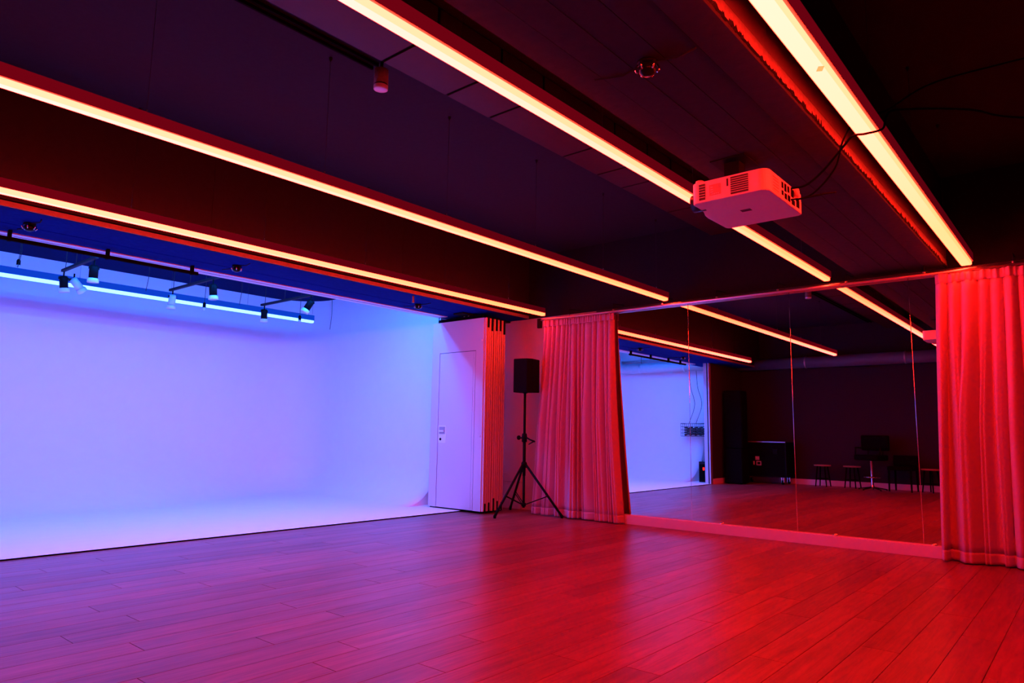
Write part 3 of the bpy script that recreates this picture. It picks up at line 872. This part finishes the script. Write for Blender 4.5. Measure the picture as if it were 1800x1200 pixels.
for i, (x, y, lo, lab) in enumerate(((2.32, 9.75, 2.92, 'leftmost'), (3.05, 9.65, 2.86, 'second'), (3.75, 9.65, 2.86, 'third'), (5.05, 9.6, 2.86, 'fourth'), (6.75, 9.75, 2.72, 'rightmost'))):
    o = tube('thin_flex', smooth_path([(x, y, CZ), (x + 0.015, y, (CZ + lo) / 2), (x - 0.01, y, lo)], 5), 0.004, M['wire'], None, 5)
    tag(o, lab + ' thin dark flex dangling above the blue cove strip light', 'wire', 'thin flexes over the cove')

# ------------------------------------------------------------------ what the mirrors show: pipe, basket, box, back wall furniture
pp = thing('round_pipe', 'fat pale insulated pipe running high along the cove wall and back wall', 'pipe', (0, 0, 2.72))
pts = [(-0.72, 6.8, 0), (-0.72, 9.25, 0)]
for i in range(1, 7):
    a = (PI / 2) * i / 6
    pts.append((-0.72, 9.25 + 0.3 * math.sin(a), 0.3 - 0.3 * math.cos(a)))
pts.append((-0.55, 9.60, 0.58))
bm = bmesh.new(); bm_tube(bm, pts, 0.125, 20); obj('bend', bm, M['pipe'], pp)
bm = bmesh.new(); bm_tube(bm, [(-1.48, -2.5, 0.02), (-1.48, 6.58, 0.02)], 0.13, 20); obj('straight_run', bm, M['greypipe'], pp)
for yy in (7.6, 8.8):
    tube('hanger_rod', [(-0.72, yy, 0.12), (-0.72, yy, CZ - 2.72)], 0.006, M['wire'], pp, 6)
for yy in (7.6, 8.8, 1.0, 3.0, 5.0):
    xx = -0.72 if yy > 6.6 else -1.48
    bm = bmesh.new(); bm_lathe(bm, [(0.134, -0.015), (0.137, 0.0), (0.134, 0.015)], 20, (xx, yy, 0.02 if xx < -1 else 0), (0, 1, 0)); obj('pipe_clip', bm, M['alu'], pp)
sp2 = tube('thin_pipe', [(-0.88, 6.9, 2.92), (-0.88, 9.5, 2.92)], 0.03, M['pipe'], None, 10)
tag(sp2, 'thin pipe running just above the fat cove pipe', 'pipe')

bk = thing('wire_basket', 'wire basket of coiled cables fixed to the cove side wall', 'basket', (-0.95, 7.42, 1.04))
W_, D_, H_ = 0.62, 0.24, 0.30
bm = bmesh.new()
for z in (0.0, 0.075, 0.15, 0.225, H_):
    bm_tube(bm, [(0.01, -W_/2, z), (D_, -W_/2, z), (D_, W_/2, z), (0.01, W_/2, z)], 0.006 if z < H_ else 0.011, 5)
obj('rim_wires', bm, M['net'], bk)
bm = bmesh.new()
for i in range(13):
    yy = -W_/2 + W_ * i / 12
    bm_tube(bm, [(0.01, yy, 0.0), (D_, yy, 0.0), (D_, yy, H_)], 0.005, 4)
obj('upright_wires', bm, M['net'], bk)
cl = thing('cable_coil', 'heap of coiled dark cables lying in the wire basket', 'cable', (-0.95 + 0.125, 7.42, 1.046))
for k in range(4):
    bm = bmesh.new()
    bm_tube(bm, [(0.085 * math.cos(a * 0.5) * (1 + 0.05 * math.sin(a)), -0.2 + 0.13 * k + 0.07 * math.sin(a * 0.5), 0.016 + 0.009 * a * 0.5) for a in range(0, 44)], 0.015, 5)
    obj('coil', bm, M['cabletangle'], cl)
for dx in (0.08, -0.10):
    tube('hanging_cord', smooth_path([(0.17, dx + 0.02, 1.56), (0.19, dx - 0.02, 1.16), (0.16, dx - 0.10, 0.75), (0.232, dx + 0.02, H_)], 8), 0.006, M['wire'], bk, 5)
fb = thing('floor_box', 'small black box with a red lamp standing on the cove floor below the basket', 'box', (-0.28, 6.92, 0.013))
bm = bmesh.new(); bm_box(bm, -0.10, 0.10, -0.12, 0.12, 0.0, 0.46); obj('case', bm, M['bluebox'], fb, bevel=0.01)
bm = bmesh.new(); bm_box(bm, 0.099, 0.104, -0.10, 0.10, 0.03, 0.40); obj('front', bm, M['rubber'], fb)
bm = bmesh.new(); bm_box(bm, 0.103, 0.107, -0.02, 0.02, 0.27, 0.33); obj('red_lamp', bm, M['red_led'], fb)
bm = bmesh.new(); bm_tube(bm, [(0, -0.07, 0.46), (0, -0.07, 0.49), (0, 0.07, 0.49), (0, 0.07, 0.46)], 0.008, 6); obj('handle', bm, M['blackplastic'], fb)

# flight case on castors
fc = thing('flight_case', 'black flight case on castors with a small pale emblem, against the back wall', 'case', (-1.36, 5.93, 0))
FW = 1.06
bm = bmesh.new(); bm_box(bm, -0.27, 0.27, -FW/2, FW/2, 0.16, 0.72); obj('body', bm, M['velvet'], fc)
bm = bmesh.new(); bm_box(bm, -0.27, 0.27, -FW/2, FW/2, 0.725, 0.93); obj('lid', bm, M['velvet'], fc)
bm = bmesh.new()
for sy in (-1, 1):
    for sx in (-1, 1):
        bm_box(bm, sx*0.27 - 0.014, sx*0.27 + 0.014, sy*FW/2 - 0.014, sy*FW/2 + 0.014, 0.16, 0.93)
for sx in (-1, 1):
    for z in (0.16, 0.92): bm_box(bm, sx*0.27 - 0.014, sx*0.27 + 0.014, -FW/2, FW/2, z - 0.004, z + 0.020)
obj('edge_trim', bm, M['blackmetal'], fc)
bm = bmesh.new(); bm_box(bm, 0.255, 0.287, -FW/2, FW/2, 0.930, 0.948); obj('lid_edge', bm, M['alu'], fc)
for sy in (-0.3, 0.3):
    bm = bmesh.new(); bm_box(bm, 0.268, 0.280, sy - 0.05, sy + 0.05, 0.67, 0.78); obj('latch', bm, M['blackmetal'], fc, bevel=0.003)
bm = bmesh.new()
bm_box(bm, 0.2705, 0.2745, 0.06, 0.15, 0.53, 0.61)
bm_box(bm, 0.2705, 0.2745, 0.17, 0.20, 0.42, 0.50)
for a in ((0.02, 0.13, 0.485, 0.505), (0.02, 0.13, 0.41, 0.43), (0.02, 0.04, 0.43, 0.485), (0.11, 0.13, 0.43, 0.485)):
    bm_box(bm, 0.2705, 0.2745, *a)
obj('emblem', bm, M['marker'], fc)
for sy in (-1, 1):
    for sx in (-1, 1):
        c = Vector((sx * 0.2, sy * (FW/2 - 0.1), 0.05))
        bm = bmesh.new(); bm_lathe(bm, [(0.0, -0.018), (0.045, -0.018), (0.05, -0.01), (0.05, 0.01), (0.045, 0.018), (0.0, 0.018)], 16, c, (0, 1, 0)); wh = obj('castor', bm, M['rubber'], fc)
        bm = bmesh.new(); bm_box(bm, c.x - 0.03, c.x + 0.03, c.y - 0.028, c.y - 0.021, 0.05, 0.16); bm_box(bm, c.x - 0.03, c.x + 0.03, c.y + 0.021, c.y + 0.028, 0.05, 0.16); bm_box(bm, c.x - 0.04, c.x + 0.04, c.y - 0.04, c.y + 0.04, 0.148, 0.16); obj('fork', bm, M['chrome'], wh)

# tall black loudspeaker stack in the corner
for nm, lab, z0, z1, wd in (('bass_speaker', 'wide black bass loudspeaker on the floor in the dark corner', 0.02, 0.78, 0.42), ('column_speaker', 'tall narrow black loudspeaker standing on the bass speaker in the corner', 0.785, 2.08, 0.34)):
    t = thing(nm, lab, 'speaker', (-0.62, 6.33, z0), -PI / 2)
    bm = bmesh.new(); bm_box(bm, -0.2, 0.2, -wd/2, wd/2, 0.0, z1 - z0); obj('cabinet', bm, M['velvet'], t, bevel=0.01)
    bm = bmesh.new(); bm_box(bm, 0.2005, 0.212, -wd/2 + 0.015, wd/2 - 0.015, 0.02, z1 - z0 - 0.02); obj('grille', bm, M['rubber'], t, bevel=0.004)
    for sx in (-0.15, 0.15):
        for sy in (-0.13, 0.13):
            if nm == 'bass_speaker':
                bm = bmesh.new(); bm_lathe(bm, [(0.0, 0.0), (0.02, 0.0), (0.018, -0.02), (0.0, -0.02)], 10, (sx, sy, 0)); obj('rubber_foot', bm, M['rubber'], t)

# bar stool with a chrome pedestal
bs = thing('bar_stool', 'black bar stool with wide padded back and chrome pedestal, by the back wall', 'bar stool', (-1.15, 3.68, 0), 0.25)
bm = bmesh.new()
for k in range(5):
    a = 2 * PI * k / 5 + 0.2
    bm_tube(bm, [(0.03 * math.cos(a), 0.03 * math.sin(a), 0.055), (0.27 * math.cos(a), 0.27 * math.sin(a), 0.02)], [0.018, 0.010], 6)
    bm_lathe(bm, [(0.0, 0.0), (0.014, 0.0), (0.014, 0.02), (0.0, 0.02)], 8, (0.27 * math.cos(a), 0.27 * math.sin(a), 0.0))
obj('star_base', bm, M['blackmetal'], bs)
bm = bmesh.new(); bm_lathe(bm, [(0.0, 0.035), (0.05, 0.04), (0.036, 0.075), (0.027, 0.10), (0.027, 0.30), (0.027, 0.58), (0.04, 0.60), (0.0, 0.605)], 18); obj('column', bm, M['chrome'], bs)
bm = bmesh.new(); bm_lathe(bm, [(0.15 + 0.011 * math.cos(2*PI*k/8), 0.26 + 0.011 * math.sin(2*PI*k/8)) for k in range(8)], 28, close=True)
bm_tube(bm, [(-0.15, 0, 0.26), (0.15, 0, 0.26)], 0.009, 6); bm_tube(bm, [(0, -0.15, 0.26), (0, 0.15, 0.26)], 0.009, 6)
obj('foot_ring', bm, M['chrome'], bs)
bm = bmesh.new(); bm_box(bm, -0.23, 0.23, -0.25, 0.25, 0.60, 0.72); obj('seat', bm, M['velvet'], bs, bevel=0.03)
bm = bmesh.new(); bm_box(bm, -0.23, -0.15, -0.29, 0.29, 0.80, 1.12); obj('backrest', bm, M['velvet'], bs, bevel=0.03)
for sy in (-1, 1):
    tube('back_post', [(-0.17, sy * 0.15, 0.68), (-0.19, sy * 0.15, 0.85)], 0.014, M['blackmetal'], bs, 8)
    tube('arm', [(-0.17, sy * 0.25, 0.85), (0.12, sy * 0.26, 0.86), (0.14, sy * 0.25, 0.70)], 0.016, M['blackmetal'], bs, 8)

# low wooden-topped stools
def stool(label, x, y, rz):
    t = thing('low_stool', label, 'stool', (x, y, 0), rz, 'low stools along the back wall')
    bm = bmesh.new(); bm_lathe(bm, [(0.0, 0.435), (0.165, 0.437), (0.175, 0.45), (0.172, 0.465), (0.0, 0.468)], 24); obj('seat', bm, M['redwood'], t)
    for k in range(4):
        a = PI / 4 + k * PI / 2
        tube('leg', [(0.11 * math.cos(a), 0.11 * math.sin(a), 0.437), (0.165 * math.cos(a), 0.165 * math.sin(a), 0.0)], [0.016, 0.013], M['velvet'], t, 8)
    bm = bmesh.new()
    for k in range(4):
        a, b = PI / 4 + k * PI / 2, PI / 4 + (k + 1) * PI / 2
        bm_tube(bm, [(0.143 * math.cos(a), 0.143 * math.sin(a), 0.17), (0.143 * math.cos(b), 0.143 * math.sin(b), 0.17)], 0.008, 6)
    obj('stretchers', bm, M['velvet'], t)
stool('low round-topped stool left of the chrome bar stool in the mirror', -1.40, 4.12, 0.2)
stool('low round-topped stool near the right curtain in the mirror', -1.40, 2.66, 0.5)
stool('low dark stool in the shade beside the flight case', -1.40, 4.72, 0.1)
# black chair beside the bar stool
ch = thing('side_chair', 'black armless chair with dark square legs right of the bar stool', 'chair', (-1.25, 3.13, 0), 0.1)
bm = bmesh.new(); bm_box(bm, -0.22, 0.22, -0.23, 0.23, 0.42, 0.50); obj('seat', bm, M['velvet'], ch, bevel=0.02)
bm = bmesh.new(); bm_box(bm, -0.23, -0.18, -0.23, 0.23, 0.50, 0.72); obj('backrest', bm, M['velvet'], ch, bevel=0.02)
for sx in (-1, 1):
    for sy in (-1, 1):
        bm = bmesh.new(); bm_tube(bm, [(sx * 0.19, sy * 0.2, 0.43), (sx * 0.2, sy * 0.205, 0.0)], [0.022, 0.016], 4); obj('leg', bm, M['velvet'], ch)
